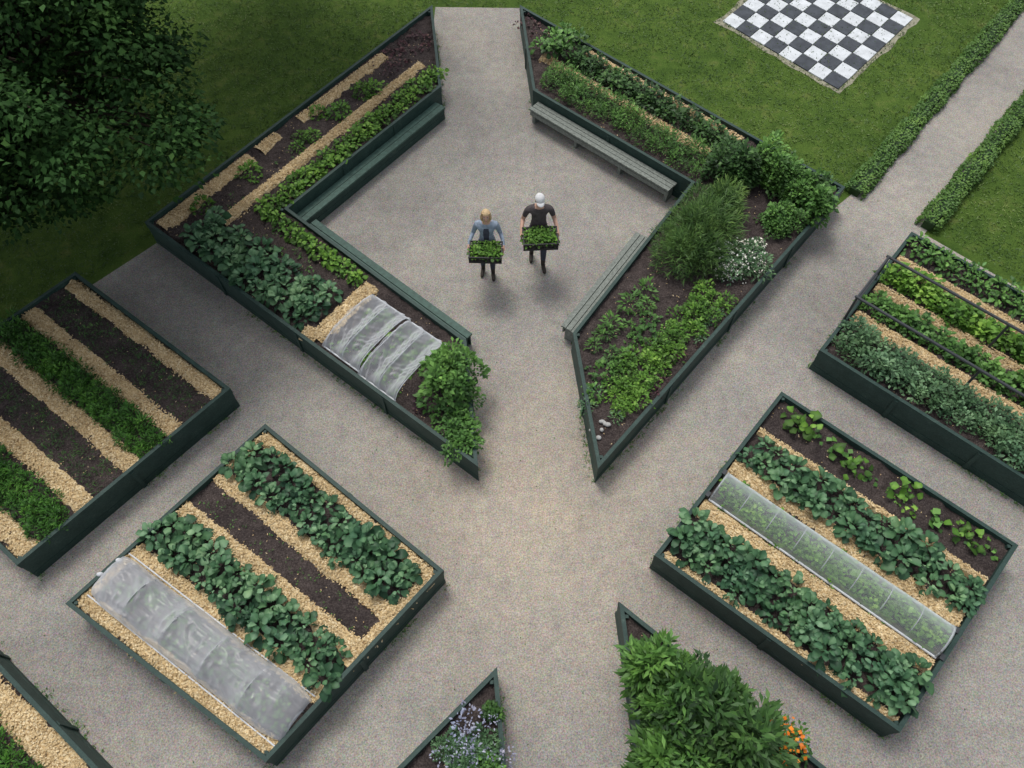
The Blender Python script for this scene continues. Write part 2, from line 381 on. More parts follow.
# ------------------------------------------------------------ chessboard
ch=[(5.17,17.56),(7.47,15.02),(9.89,17.66),(7.53,20.22)]
E=empty('garden_chessboard')
def stone(name,c,v=.3): return plain(name,c,.8,v,5,bmp=.005)
tw=stone('white_tile_mat',(.62,.65,.67),.15);tb=stone('dark_tile_mat',(.06,.068,.08));bd=plain('chess_border_mat',(.26,.25,.18),.95,.45,9)
cb=np.array(ch).mean(0)
bp=[]
for i in range(4):
    a=np.array(ch[i]);b=np.array(ch[(i+1)%4])
    for t in np.linspace(0,1,14,endpoint=False):
        p=a*(1-t)+b*t;bp.append(tuple(cb+(p-cb)*(1.05+.05*rng.random())))
sheet('gravel_surround',bp,.006,bd).parent=E
for col,mt,nm in((0,tw,'white_tiles'),(1,tb,'dark_tiles')):
    A=Acc()
    for i in range(8):
        for j in range(8):
            if (i+j)%2!=col: continue
            g=.02
            q=[Q(ch,(i+a)/8,(j+b)/8) for a,b in((g,g),(1-g,g),(1-g,1-g),(g,1-g))]
            qi=[Q(ch,(i+a)/8,(j+b)/8) for a,b in((g*2,g*2),(1-g*2,g*2),(1-g*2,1-g*2),(g*2,1-g*2))]
            t=.03+rng.random()*.008
            A.add([(*p,.0) for p in q]+[(*p,t-.005) for p in q]+[(*p,t) for p in qi],[(0,1,5,4),(1,2,6,5),(2,3,7,6),(3,0,4,7),(4,5,9,8),(5,6,10,9),(6,7,11,10),(7,4,8,11),(8,9,10,11)])
    A.obj(nm,mt,E)
# ------------------------------------------------------------ hedges
def hedge(p0,p1,w,h,dens=1100):
    p0=np.array(p0,float);p1=np.array(p1,float);d=p1-p0;Ln=np.hypot(*d);d/=Ln;nr=np.array([-d[1],d[0]])
    E=empty('box_hedge')
    A=Acc();k=Matrix.Rotation(math.atan2(d[1],d[0]),3,'Z');c=(p0+p1)/2
    A.box((c[0],c[1],h*.38),(Ln,w*.6,h*.7),k);A.obj('inner_branches',plain('hedge_core',(.02,.05,.012)),E)
    m=int(Ln*(w+2*h)*dens)
    u=rng.uniform(0,Ln,m);t=rng.uniform(-1,1,m)*(w/2+h);top=np.abs(t)<w/2
    off=np.where(top,t,np.sign(t)*w/2);z=np.where(top,h,h-(np.abs(t)-w/2))
    bul=1+.35*fbm(u*2.2,t*0,8);off=off*bul+rng.normal(0,.022,m);z=z*bul*(1-.25*(np.abs(off)/(w/2))**2)-.02+rng.normal(0,.02,m)
    P=np.stack([p0[0]+d[0]*u+nr[0]*off,p0[1]+d[1]*u+nr[1]*off,np.maximum(z,.01)],1)
    a0=math.atan2(nr[1],nr[0]);az=np.where(off>0,a0,a0+np.pi)+rng.normal(0,1.1,m)
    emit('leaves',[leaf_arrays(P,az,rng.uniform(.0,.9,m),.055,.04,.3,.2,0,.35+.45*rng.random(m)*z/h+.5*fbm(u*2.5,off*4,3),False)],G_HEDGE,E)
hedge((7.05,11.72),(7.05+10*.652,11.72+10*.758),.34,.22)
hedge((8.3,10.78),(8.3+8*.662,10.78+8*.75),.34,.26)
# ------------------------------------------------------------ bed A (left of plaza)
a1,a2,a3,a4,a5,a6=(-1.90,17.32),(-1.55,14.39),(-4.36,10.78),(-.80,7.68),(-.54,5.27),(-7.05,10.42)
EA=bed([a1,a2,a3,a4,a5,a6])
def FA(s1,s2): return np.array([-7.05+.598*s1+.784*s2,10.42+.801*s1-.620*s2])
chips(EA,[(FA(.15,.27),FA(2.5,.25),.36),(FA(2.75,.22),FA(3.3,.22),.3),(FA(3.9,.24),FA(6.6,.25),.28),(FA(.95,1.12),FA(6.9,1.14),.28),(FA(.15,4.48),FA(1.62,4.5),.38),(FA(.15,4.2),FA(.2,4.5),.3)])
emit('lettuce_border',[rosette(np.concatenate([along(FA(1.65,1.62),FA(6.9,1.62),.17,3,.26,ZS,.03),along(FA(1.65,1.75),FA(1.55,4.15),.17,2,.1,ZS,.03)]),15,.12,.09,.14,.3)],G_LET,smooth=True)
emit('broccoli_plants',[rosette(along(FA(.58,1.0),FA(.62,4.05),.29,3,.62,ZS,.05),22,.20,.15,.26)],G_KALE,smooth=True)
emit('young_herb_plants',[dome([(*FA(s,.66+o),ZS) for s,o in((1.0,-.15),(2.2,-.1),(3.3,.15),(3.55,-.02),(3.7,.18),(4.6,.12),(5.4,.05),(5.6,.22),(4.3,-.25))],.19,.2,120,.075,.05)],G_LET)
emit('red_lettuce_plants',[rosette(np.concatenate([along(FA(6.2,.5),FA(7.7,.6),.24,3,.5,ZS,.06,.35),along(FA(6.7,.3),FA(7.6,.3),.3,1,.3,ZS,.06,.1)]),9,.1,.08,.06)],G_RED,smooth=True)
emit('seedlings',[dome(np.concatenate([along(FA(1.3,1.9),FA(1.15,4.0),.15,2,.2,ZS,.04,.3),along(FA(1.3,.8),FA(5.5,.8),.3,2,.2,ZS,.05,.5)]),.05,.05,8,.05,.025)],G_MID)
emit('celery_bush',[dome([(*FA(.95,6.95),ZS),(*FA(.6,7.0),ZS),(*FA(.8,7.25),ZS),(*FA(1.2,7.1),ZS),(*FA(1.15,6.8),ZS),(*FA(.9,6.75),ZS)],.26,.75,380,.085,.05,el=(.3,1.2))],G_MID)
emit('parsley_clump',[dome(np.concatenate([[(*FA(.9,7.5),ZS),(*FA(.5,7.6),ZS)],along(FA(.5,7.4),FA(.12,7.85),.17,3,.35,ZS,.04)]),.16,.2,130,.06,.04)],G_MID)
emit('purple_basil_plants',[dome([(*FA(1.3,6.62),ZS),(*FA(.35,6.75),ZS),(*FA(.2,6.85),ZS)],.1,.12,60,.06,.04)],G_RED)
def cover(name,fr,s1r,s2r,hgt,hoops,mat):
    E=empty(name);nu,nv=90,50
    u=np.linspace(0,1,nu);v=np.linspace(0,1,nv);U,Vv=np.meshgrid(u,v,indexing='ij')
    s2=s2r[0]+(s2r[1]-s2r[0])*U;s1=s1r[0]+(s1r[1]-s1r[0])*Vv
    prof=np.clip(1-np.abs(2*Vv-1)**4,0,1)**.6
    hu=np.array(hoops);dist=np.min(np.abs(U[...,None]-hu),-1)
    sg=1-1.1*np.clip(dist*2.2,0,.5)**.8
    Z=ZS+.07+hgt*prof*sg+fbm(U*6,Vv*4,21)*.05*prof+np.abs(vn(U*14+Vv*9,Vv*4,3))*.08*prof+np.abs(vn(U*7-Vv*12,Vv*3,13))*.06*prof
    g=vn(U*9,Vv*9,31)*.06*(1-prof)
    o=fr(0,0);e1=fr(1,0)-o;e2=fr(0,1)-o
    P=np.stack([o[0]+e1[0]*(s1+g)+e2[0]*(s2+g),o[1]+e1[1]*(s1+g)+e2[1]*(s2+g),Z],-1).reshape(-1,3)
    idx=np.arange(nu*nv).reshape(nu,nv);F=np.stack([idx[:-1,:-1],idx[1:,:-1],idx[1:,1:],idx[:-1,1:]],-1).reshape(-1,4)
    mesh_np('draped_netting',P,F,mat,None,True,E)
    A=Acc()
    for h in hoops:
        pts=[]
        for k in range(17):
            vv=k/16;pz=max(0,1-abs(2*vv-1)**4)**.6
            q=fr(s1r[0]+(s1r[1]-s1r[0])*vv,s2r[0]+(s2r[1]-s2r[0])*h);pts.append((q[0],q[1],ZS+hgt*pz+.05))
        A.tube(pts,[.009]*17,6)
    for s1_ in s1r:
        q0,q1=fr(s1_,s2r[0]),fr(s1_,s2r[1]);A.tube([(*q0,ZS+.05),(*q1,ZS+.05)],[.016]*2,6)
    A.obj('hoops_and_edge_cords',WHITEP,E);return E
cover('netting_cover',FA,(.12,1.46),(4.74,5.58),.24,(.02,.5,.98),NET)
cover('netting_cover',FA,(.08,1.44),(5.63,6.46),.24,(.02,.5,.98),NET)
emit('covered_salad_row',[dome(along(FA(.8,4.92),FA(.8,6.3),.16,6,1.0,ZS-.02,.04,.1),.09,.06,40,.06,.045,el=(0,.5))],G_LET)
def bench(name,p0,p1,w,side,z,mat,fmat,np_=3,gap=.012,front=True):
    p0=np.array(p0,float);p1=np.array(p1,float);d=p1-p0;Ln=np.hypot(*d);d/=Ln;nr=np.array([-d[1],d[0]])*side
    E=empty(name);A=Acc();k=Matrix.Rotation(math.atan2(d[1],d[0]),3,'Z')
    pw=w/np_
    for i in range(np_):
        c=(p0+p1)/2+nr*(gap+pw*(i+.5));A.box((c[0],c[1],z-.02+.002*i),(Ln+rng.uniform(-.02,.02),pw-.014,.04),k)
    A.obj('seat_planks',mat,E)
    A=Acc();c=(p0+p1)/2+nr*(w-.035)
    hb=(z-.05)/2
    for j in range(2):
        if front or j==1: A.box((c[0],c[1],.01+hb*(j+.5)),(Ln-.03,.03,(hb-.01)*(1 if front else .6)),k)
    m=max(2,int(Ln/1.1)+1)
    for i in range(m):
        q=p0+d*(.08+(Ln-.16)*i/(m-1))+nr*(w/2)
        A.box((q[0],q[1],(z-.045)/2),(.07,w-.12,z-.045),k)
    A.obj('legs_and_front_boards',fmat,E)
n3=np.array
bench('garden_bench',n3(a2)+(n3(a3)-n3(a2))*.05,n3(a3)+(n3(a3)-n3(a2))*.0,.29,1,.34,BENCHP,PAINT,2)
bench('garden_bench',n3(a3)+(n3(a4)-n3(a3))*.085,n3(a3)+(n3(a4)-n3(a3))*.97,.29,1,.338,BENCHP,PAINT,2)
# ------------------------------------------------------------ bed B (right of plaza)
b1,b2,b3,b4,b5,b6=(.19,17.32),(.46,14.26),(3.58,11.48),(1.07,7.83),(1.36,5.24),(6.60,11.35)
EB=bed([b1,b2,b3,b4,b5,b6])
def FB(f1,f2): return np.array([6.60-.732*f1-.651*f2,11.35+.682*f1-.759*f2])
bench('garden_bench',n3(b2)+(n3(b3)-n3(b2))*.04,n3(b2)+(n3(b3)-n3(b2))*.93,.32,-1,.40,GREYWOOD,GREYWOOD,3,front=False)
bench('garden_bench',n3(b3)+(n3(b4)-n3(b3))*.36,n3(b3)+(n3(b4)-n3(b3))*.97,.32,-1,.40,GREYWOOD,GREYWOOD,3,front=False)
chips(EB,[(FB(2.3,.2),FB(6.5,.18),.2),(FB(2.6,.96),FB(7.2,.97),.26)])
emit('beetroot_row',[dome(along(FB(2.3,.55),FB(6.4,.57),.2,2,.24,ZS,.05),.16,.28,80,.1,.055)],G_DARK)
emit('potato_row',[dome(along(FB(2.4,1.42),FB(6.6,1.4),.17,3,.42,ZS,.04),.15,.34,95,.085,.022,el=(.3,1.3))],G_MID)
emit('chard_plants',[rosette(np.concatenate([along(FB(6.7,.5),FB(7.3,.55),.28,3,.6,ZS+.1,.06),[(*FB(7.05,.9),ZS+.15)]]),24,.18,.13,.3)],G_MID,smooth=True)
emit('red_lettuce_plants',[rosette(along(FB(7.7,.4),FB(8.4,.3),.25,2,.3,ZS,.05,.1),9,.1,.08,.06)],G_RED,smooth=True)
def bush(name,c,r,h,n,L,W,mat,el=(.2,1.2),sub=10,z=ZS,hi=False):
    C=[(c[0],c[1],z)]
    for i in range(sub):
        a=rng.uniform(0,6.28);q=r*.72*math.sqrt(rng.random());C.append((c[0]+q*math.cos(a),c[1]+q*math.sin(a),z+h*rng.uniform(0,.22)*(1-q/r)))
    emit(name,[dome(C,r*.42,h*.85,n//(sub+1),L,W,hi,el,jit=.4)],mat)
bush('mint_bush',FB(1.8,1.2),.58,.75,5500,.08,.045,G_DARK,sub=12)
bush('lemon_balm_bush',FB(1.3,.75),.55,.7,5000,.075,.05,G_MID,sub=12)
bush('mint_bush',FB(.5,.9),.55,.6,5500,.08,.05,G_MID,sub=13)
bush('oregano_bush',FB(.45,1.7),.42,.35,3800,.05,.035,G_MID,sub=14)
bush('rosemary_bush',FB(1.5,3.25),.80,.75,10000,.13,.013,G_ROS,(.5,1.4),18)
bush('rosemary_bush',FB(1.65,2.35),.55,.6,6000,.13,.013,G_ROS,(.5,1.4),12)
cf=FB(.62,2.95)
E=empty('white_flowering_herb')
C=[(cf[0]+rng.normal(0,.24),cf[1]+rng.normal(0,.2),ZS) for _ in range(14)]
emit('foliage',[dome(C,.18,.36,140,.07,.03)],G_GREY,E);emit('flowers',[dome(C,.2,.42,60,.035,.04,el=(0,.3))],WHITEF,E)
emit('parsley_row',[dome(np.concatenate([along(FB(.5,3.9),FB(.6,6.6),.2,3,.42,ZS,.05),along(FB(.45,6.4),FB(.5,6.9),.2,3,.3,ZS,.04)]),.15,.22,110,.06,.03)],G_LET)
emit('celery_row',[dome(along(FB(1.4,4.7),FB(1.3,6.2),.22,2,.26,ZS,.06,.25),.14,.22,80,.09,.028)],G_MID)
emit('strawberry_plants',[dome(along(FB(1.0,5.2),FB(1.0,6.9),.27,1,0,ZS,.07),.17,.17,70,.07,.055)],G_MID)
emit('purple_basil_plants',[dome([(*FB(s,t),ZS) for s,t in((.3,5.7),(.18,6.0),(.2,5.4),(.15,6.3),(.13,5.0))],.09,.1,40,.05,.035)],G_RED)
emit('sage_plants',[dome([(*FB(s,t),ZS) for s,t in((.35,7.1),(.85,7.3),(.15,4.9),(1.3,3.9),(.9,7.0),(.2,4.2),(.3,4.5))],.11,.13,60,.07,.025)],G_GREY)
A=Acc()
for i in range(6):
    q=FB(.32+.22*rng.random(),7.25+.35*rng.random());A.ell((q[0],q[1],ZS+.02),(rng.uniform(.03,.06),rng.uniform(.03,.05),.03),8,6)
A.obj('white_stones',plain('stone_mat',(.4,.4,.38)))
# ------------------------------------------------------------ bed R
RB=[(4.50,6.63),(7.55,3.97),(5.13,1.41),(2.12,3.82)]
ER=bed(RB)
q=lambda u,v:Q(RB,u,v)
chips(ER,[(q(.02,.225),q(.98,.225),.14),(q(.02,.45),q(.98,.45),.36),(q(.02,.70),q(.98,.70),.36),(q(.02,.965),q(.98,.965),.14)])
PK=[(*q(u,v),ZS) for u,v in((.10,.08),(.14,.11),(.17,.06),(.34,.11),(.38,.15),(.42,.10),(.57,.10),(.61,.06),(.62,.14),(.81,.09),(.85,.12),(.90,.08))]
emit('pumpkin_plants',[rosette(PK,7,.17,.19,.2,.25,(.0,.7),.4)],G_LET,smooth=True)
emit('squash_vines',[dome(along(q(.12,.1),q(.93,.1),.3,1,0,ZS,.06),.13,.08,7,.1,.1)],G_MID)
def kale(name,p0,p1,cols,w):
    emit(name,[rosette(along(p0,p1,.25,cols,w,ZS,.05),24,.185,.135,.27,.28)],G_KALE,smooth=True)
kale('cabbage_row',q(.05,.335),q(.96,.345),2,.32)
kale('cabbage_row',q(.05,.845),q(.95,.845),3,.44)
def tunnel(name,p0,p1,w,h,mat,nh,baggy):
    p0=np.array(p0,float);p1=np.array(p1,float);d=p1-p0;Ln=np.hypot(*d);d/=Ln;nr=np.array([-d[1],d[0]])
    E=empty(name);nu,nv=260,48;U,Vv=np.meshgrid(np.linspace(0,1,nu),np.linspace(0,1,nv),indexing='ij')
    ph=np.pi*Vv
    hoop=np.abs(((U*nh)%1)-.5)*2
    sc=1-(.26 if baggy>.3 else .02)*(1-hoop**2)*(.8+.8*vn(U*6,Vv*2,77))
    endt=np.clip(np.minimum(U,1-U)*12,0,1)**.5 if baggy>.3 else np.ones_like(U)
    wr=.13*np.abs(vn(U*13+Vv*5,Vv*7,11))+.13*np.abs(vn(U*8-Vv*9,Vv*12+U*3,14))+.07*np.abs(vn(U*34,Vv*8+U*9,12))
    r=sc*(1-baggy*wr*1.6)
    off=-np.cos(ph)*w/2*(1-.3*baggy*wr)*(.85+.15*endt)+baggy*.06*vn(U*7,U*0+3*(Vv>.5),5);Z=ZS+.02+np.sin(ph)**(.8 if baggy<.3 else .7)*h*r*(.3+.7*endt)
    X=p0[0]+d[0]*U*Ln+nr[0]*off;Y=p0[1]+d[1]*U*Ln+nr[1]*off
    idx=np.arange(nu*nv).reshape(nu,nv);F=np.stack([idx[:-1,:-1],idx[1:,:-1],idx[1:,1:],idx[:-1,1:]],-1).reshape(-1,4)
    mesh_np('tunnel_skin',np.stack([X,Y,Z],-1).reshape(-1,3),F,mat,None,True,E)
    A=Acc()
    for i in range(nh+1):
        end=i in(0,nh)
        c=p0+d*Ln*min(.995,max(.005,i/nh));e=(1.02 if end else .985) if baggy<.3 else (.95 if 0<i<nh else .4)
        A.tube([(c[0]-nr[0]*math.cos(math.pi*k/14)*w/2*e,c[1]-nr[1]*math.cos(math.pi*k/14)*w/2*e,ZS+(math.sin(math.pi*k/14)**.8)*h*e) for k in range(15)],[.012 if end else .007]*15,6)
    A.obj('hoops',GALV,E)
    A=Acc()
    for s in(-1,1):
        a=p0+nr*s*w/2*1.03;b=p1+nr*s*w/2*1.03;A.tube([(*a,ZS+.06),(*b,ZS+.06)],[.018 if baggy<.3 else .012]*2,6)
    A.obj('edge_battens',WHITEP,E)
    if baggy<.3:
        A=Acc()
        for s,pp in((-1,p0),(1,p1)):
            for o in(-1,1): A.box((pp[0]+d[0]*s*.05+nr[0]*o*.24,pp[1]+d[1]*s*.05+nr[1]*o*.24,ZS+.08),(.06,.09,.1),Matrix.Rotation(math.atan2(d[1],d[0]),3,'Z'))
        A.obj('end_brackets',STEEL,E)
    return E
tunnel('mesh_crop_tunnel',q(.03,.575),q(.97,.575),.54,.30,MESHT,8,.18)
emit('covered_salad_row',[dome(along(q(.05,.575),q(.95,.575),.12,3,.3,ZS,.03,.1),.09,.12,36,.07,.05)],G_LET)
# ------------------------------------------------------------ bed L
LB=[(-4.02,6.02),(-1.01,3.59),(-3.20,1.05),(-6.40,3.10)]
EL=bed(LB);q=lambda u,v:Q(LB,u,v)
chips(EL,[(q(.02,.04),q(.98,.04),.2),(q(.02,.28),q(.98,.28),.3),(q(.02,.475),q(.98,.475),.3),(q(.02,.70),q(.98,.70),.3),(q(.01,.955),q(.99,.955),.28),(q(.02,.05),q(.02,.25),.15),(q(.97,.06),q(.97,.55),.2),(q(.018,.7),q(.018,.95),.18)])
kale('cabbage_row',q(.06,.165),q(.92,.165),2,.34)
kale('cabbage_row',q(.04,.585),q(.93,.585),2,.32)
emit('seedlings',[dome(along(q(.05,.375),q(.95,.375),.15,3,.3,ZS,.03,.3),.03,.03,4,.03,.02)],G_MID)
tunnel('fleece_crop_tunnel',q(.02,.83),q(.98,.825),.74,.40,FLEECE,5,1.)
emit('covered_salad_row',[dome(along(q(.07,.83),q(.93,.83),.22,3,.36,ZS,.04,.1),.08,.07,26,.06,.04)],G_MID)
A=Acc()
for u,v in((.01,.78),(-.0,.86)):
    p=q(u,v);A.ell((p[0]+.04,p[1]+.02,ZS+.1),(.05,.035,.035),10,8)
A.obj('cover_weights',WHITEP)
# ------------------------------------------------------------ bed FL
FLB=[(-8.03,9.19),(-4.72,6.70),(-7.29,3.67),(-10.6,6.16)]
EF=bed(FLB);q=lambda u,v:Q(FLB,u,v)
chips(EF,[(q(.02,.05),q(.98,.05),.28),(q(.02,.27),q(.98,.27),.34),(q(.02,.475),q(.98,.475),.34),(q(.02,.70),q(.98,.70),.34),(q(.02,.945),q(.98,.945),.36)])
emit('carrot_row',[dome(along(q(.02,.375),q(.97,.375),.12,4,.34,ZS,.04),.1,.24,85,.06,.018,el=(.4,1.3))],G_CAR)
emit('carrot_row',[dome(along(q(.02,.825),q(.97,.825),.12,4,.36,ZS,.04),.1,.24,85,.06,.018,el=(.4,1.3))],G_CAR)
emit('seedling_row',[dome(np.concatenate([along(q(.05,.16),q(.95,.16),.09,4,.4,ZS,.03,.2),along(q(.05,.585),q(.95,.585),.09,4,.34,ZS,.03,.2)]),.06,.07,11,.06,.012,el=(.6,1.4))],G_DARK)
# ------------------------------------------------------------ bed FR
FRB=[(7.61,10.17),(10.89,7.24),(8.59,4.54),(5.31,7.47)]
EG=bed(FRB);q=lambda u,v:Q(FRB,u,v)
chips(EG,[(q(.02,.21),q(.98,.21),.34),(q(.02,.44),q(.98,.44),.26),(q(.02,.68),q(.98,.68),.32)])
emit('beet_row',[rosette(along(q(.03,.085),q(.97,.085),.17,2,.22,ZS,.04),16,.15,.09,.22)],G_MID,smooth=True)
emit('bean_row',[dome(along(q(.03,.325),q(.97,.335),.17,2,.2,ZS,.04),.14,.24,75,.085,.07)],G_LET)
emit('beet_row',[dome(along(q(.03,.56),q(.97,.56),.17,2,.2,ZS,.04),.14,.24,75,.085,.06)],G_MID)
emit('broad_bean_row',[dome(along(q(.03,.84),q(.97,.84),.15,4,.5,ZS,.04),.13,.34,75,.07,.04,el=(.2,1.1))],G_GREY)
A=Acc();fz=1.2
def fp(u,v,z): p=q(u,v);return (p[0],p[1],z)
for v in(.42,.75):
    A.tube([fp(-.01,v,fz),fp(1.0,v,fz)],[.026,.026],8)
    for u in(.0,.5,1.): A.tube([fp(u,v,.45),fp(u,v,fz)],[.022,.022],8)
for u in(0,1): A.tube([fp(u,.42,fz),fp(u,.75,fz)],[.022,.022],8)
A.tube([fp(0,.42,.72),fp(0,.75,.72)],[.015,.015],8)
A.obj('plant_support_frame',STEEL)
# ------------------------------------------------------------ bed BL
BLB=[(-8.6,3.42),(-4.8,.56),(-6.7,-1.95),(-10.5,.9)]
EH=bed(BLB);q=lambda u,v:Q(BLB,u,v)
chips(EH,[(q(.02,.09),q(.98,.09),.40),(q(.02,.42),q(.98,.42),.3)])
emit('carrot_row',[dome(along(q(.02,.26),q(.97,.26),.13,5,.5,ZS,.04),.12,.26,80,.06,.018,el=(.4,1.3))],G_CAR)
# ------------------------------------------------------------ bottom beds
E1=bed([(-.21,2.22),(.08,-.6),(-3.1,-.6)]);E2=bed([(1.54,3.12),(1.8,-.8),(6.1,-.75)])
bush('catmint_bush',(-.58,1.15),.45,.35,4500,.05,.02,G_GREY,(.4,1.3))
emit('lavender_flowers',[dome([(-.56+rng.normal(0,.15),1.2+rng.normal(0,.18),ZS+.1) for _ in range(16)],.12,.26,40,.04,.022,el=(.3,1.4))],LAVF)
bush('thyme_bush',(-.35,.9),.3,.3,2200,.045,.028,G_MID);bush('thyme_bush',(-.28,1.65),.14,.2,900,.045,.03,G_DARK)
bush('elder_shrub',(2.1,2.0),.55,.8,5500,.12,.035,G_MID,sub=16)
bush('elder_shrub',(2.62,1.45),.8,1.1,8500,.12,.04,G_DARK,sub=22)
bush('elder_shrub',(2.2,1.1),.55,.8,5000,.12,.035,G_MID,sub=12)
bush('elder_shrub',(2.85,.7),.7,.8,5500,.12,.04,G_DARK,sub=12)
E=empty('marigold_plants');C=[(3.58+rng.normal(0,.11),1.3+rng.normal(0,.18),ZS) for _ in range(12)]
emit('foliage',[dome(C,.14,.2,50,.06,.03)],G_MID,E);emit('flowers',[dome(C,.14,.28,17,.05,.055,el=(0,.4))],ORANGEF,E)
# ------------------------------------------------------------ trees
def tree(name,base,trunk_h,cc,cr,ncl,nlf,L=.1,W=.07,lobes=()):
    E=empty(name);A=Acc()
    base=Vector(base);cc=Vector(cc)
    A.tube([base,base+Vector((.05,.02,trunk_h*.5)),base+Vector((.0,-.05,trunk_h)),cc],[.3,.24,.2,.06],10)
    C=[]
    allc=[(cc,Vector(cr),ncl)]+[(Vector(a),Vector(b),n_) for a,b,n_ in lobes]
    for ctr,rad,nn in allc:
        for i in range(nn):
            while True:
                v=Vector(rng.uniform(-1,1,3))
                if .4<v.length<1: break
            v=v*(1+.14*math.sin(5*v.x+3*v.y)+.12*math.sin(7*v.z+4*v.x)+.08*math.sin(13*v.x-11*v.y))
            p=ctr+Vector((v.x*rad[0],v.y*rad[1],v.z*rad[2]));C.append(p)
            if i%3==0:
                s=base.lerp(Vector((cc.x,cc.y,base.z)),.4)+Vector((0,0,trunk_h*rng.uniform(.9,1.2)));m=s.lerp(p,.5)+Vector((0,0,-.15));A.tube([base+Vector((0,0,trunk_h*.8)),s,m,p],[.09,.07,.035,.01],6)
    A.obj('trunk_and_limbs',BARK,E,True)
    nc=len(C);C=np.array(C);n=nc*nlf;ci=np.repeat(np.arange(nc),nlf)
    D=rng.normal(0,1,(n,3));D/=np.linalg.norm(D,axis=1)[:,None];rr=rng.random(n)**.6
    sc=np.repeat(rng.uniform(.25,.65,nc),nlf)
    P=C[ci]+D*(rr*sc)[:,None]*np.array([1.2,1.2,.4])
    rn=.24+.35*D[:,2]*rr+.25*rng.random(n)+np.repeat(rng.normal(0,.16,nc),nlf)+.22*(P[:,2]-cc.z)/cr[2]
    sz=rng.uniform(.6,1.3,n)
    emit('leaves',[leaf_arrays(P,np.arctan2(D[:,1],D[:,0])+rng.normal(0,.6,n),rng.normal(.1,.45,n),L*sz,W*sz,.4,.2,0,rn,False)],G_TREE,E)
tree('unseen_shade_tree',(-10.2,12.9,0),2.6,(-9.1,11.4,4.4),(4.4,3.9,2.5),560,200,.10,.07,(((-8.7,8.8,4.0),(2.0,1.5,1.2),110),))
tree('unseen_shade_tree',(-6.3,20.2,0),4.0,(-6.2,18.2,6.8),(3.9,3.0,2.3),120,170,.17,.12)  # out-of-view tree, added to cast shade on the upper-left lawn
tree('unseen_shade_tree',(-13.0,17.5,0),4.0,(-12.0,16.3,6.6),(3.6,3.2,2.3),120,170,.17,.12)  # second unseen tree, added to deepen the shade on that lawn
# ------------------------------------------------------------ people
SKIN=plain('skin_mat',(.55,.34,.25),.55,.06);DENIM=plain('denim_mat',(.045,.052,.075),.9,.3,30,bmp=.02);BOOT=plain('boot_mat',(.04,.032,.025),.6,.2)
TEE=plain('tshirt_mat',(.08,.068,.07),.9,.3,14,bmp=.03);JACK=plain('jacket_mat',(.28,.34,.42),.9,.3,14,bmp=.03);DTOP=plain('dark_top_mat',(.06,.065,.09),.9,.2)
HAIR=plain('blonde_hair_mat',(.60,.44,.25),.6,.35,60,bmp=.004);BHAIR=plain('brown_hair_mat',(.08,.05,.03),.7,.3,60);CAPM=plain('cap_mat',(.72,.72,.72),.8,.08)
CRATE=plain('crate_mat',(.018,.018,.02),.5,.2);EYEW=plain('eye_white',(.7,.7,.7),.3,.02);EYED=plain('eye_dark',(.03,.025,.02),.2,.02);LIP=plain('lip_mat',(.4,.16,.14),.5,.05)
def skin(name,pts,edges,root,labels,mats,parent,sub=2):
    names=list(pts);ix={k:i for i,k in enumerate(names)}
    me=bpy.data.meshes.new(name);me.from_pydata([pts[k][:3] for k in names],[(ix[a],ix[b]) for a,b in edges],[])
    ob=bpy.data.objects.new(name,me);COL.objects.link(ob)
    ob.modifiers.new('s','SKIN');s=ob.modifiers.new('u','SUBSURF');s.levels=sub;s.render_levels=sub
    for i,k in enumerate(names):
        sv=me.skin_vertices[0].data[i];r=pts[k];sv.radius=(r[3],r[4] if len(r)>4 else r[3]);sv.use_root=(k in root)
    bpy.context.view_layer.update()
    dg=bpy.context.evaluated_depsgraph_get();m2=bpy.data.meshes.new_from_object(ob.evaluated_get(dg))
    bpy.data.objects.remove(ob)
    for m in mats: m2.materials.append(m)
    P3={k:np.array(pts[k][:3]) for k in names}
    for p in m2.polygons:
        p.use_smooth=True;c=np.array(p.center);best=9;lab=0
        for a,b in edges:
            A_,B_=P3[a],P3[b];d=B_-A_;t=np.clip(np.dot(c-A_,d)/np.dot(d,d),0,1)
            ds=np.linalg.norm(c-A_-d*t)
            if ds<best:
                best=ds;L_=labels.get((a,b),0);lab=L_(t,c) if callable(L_) else L_
        p.material_index=lab
    o2=bpy.data.objects.new(name,m2);return link(o2,parent)
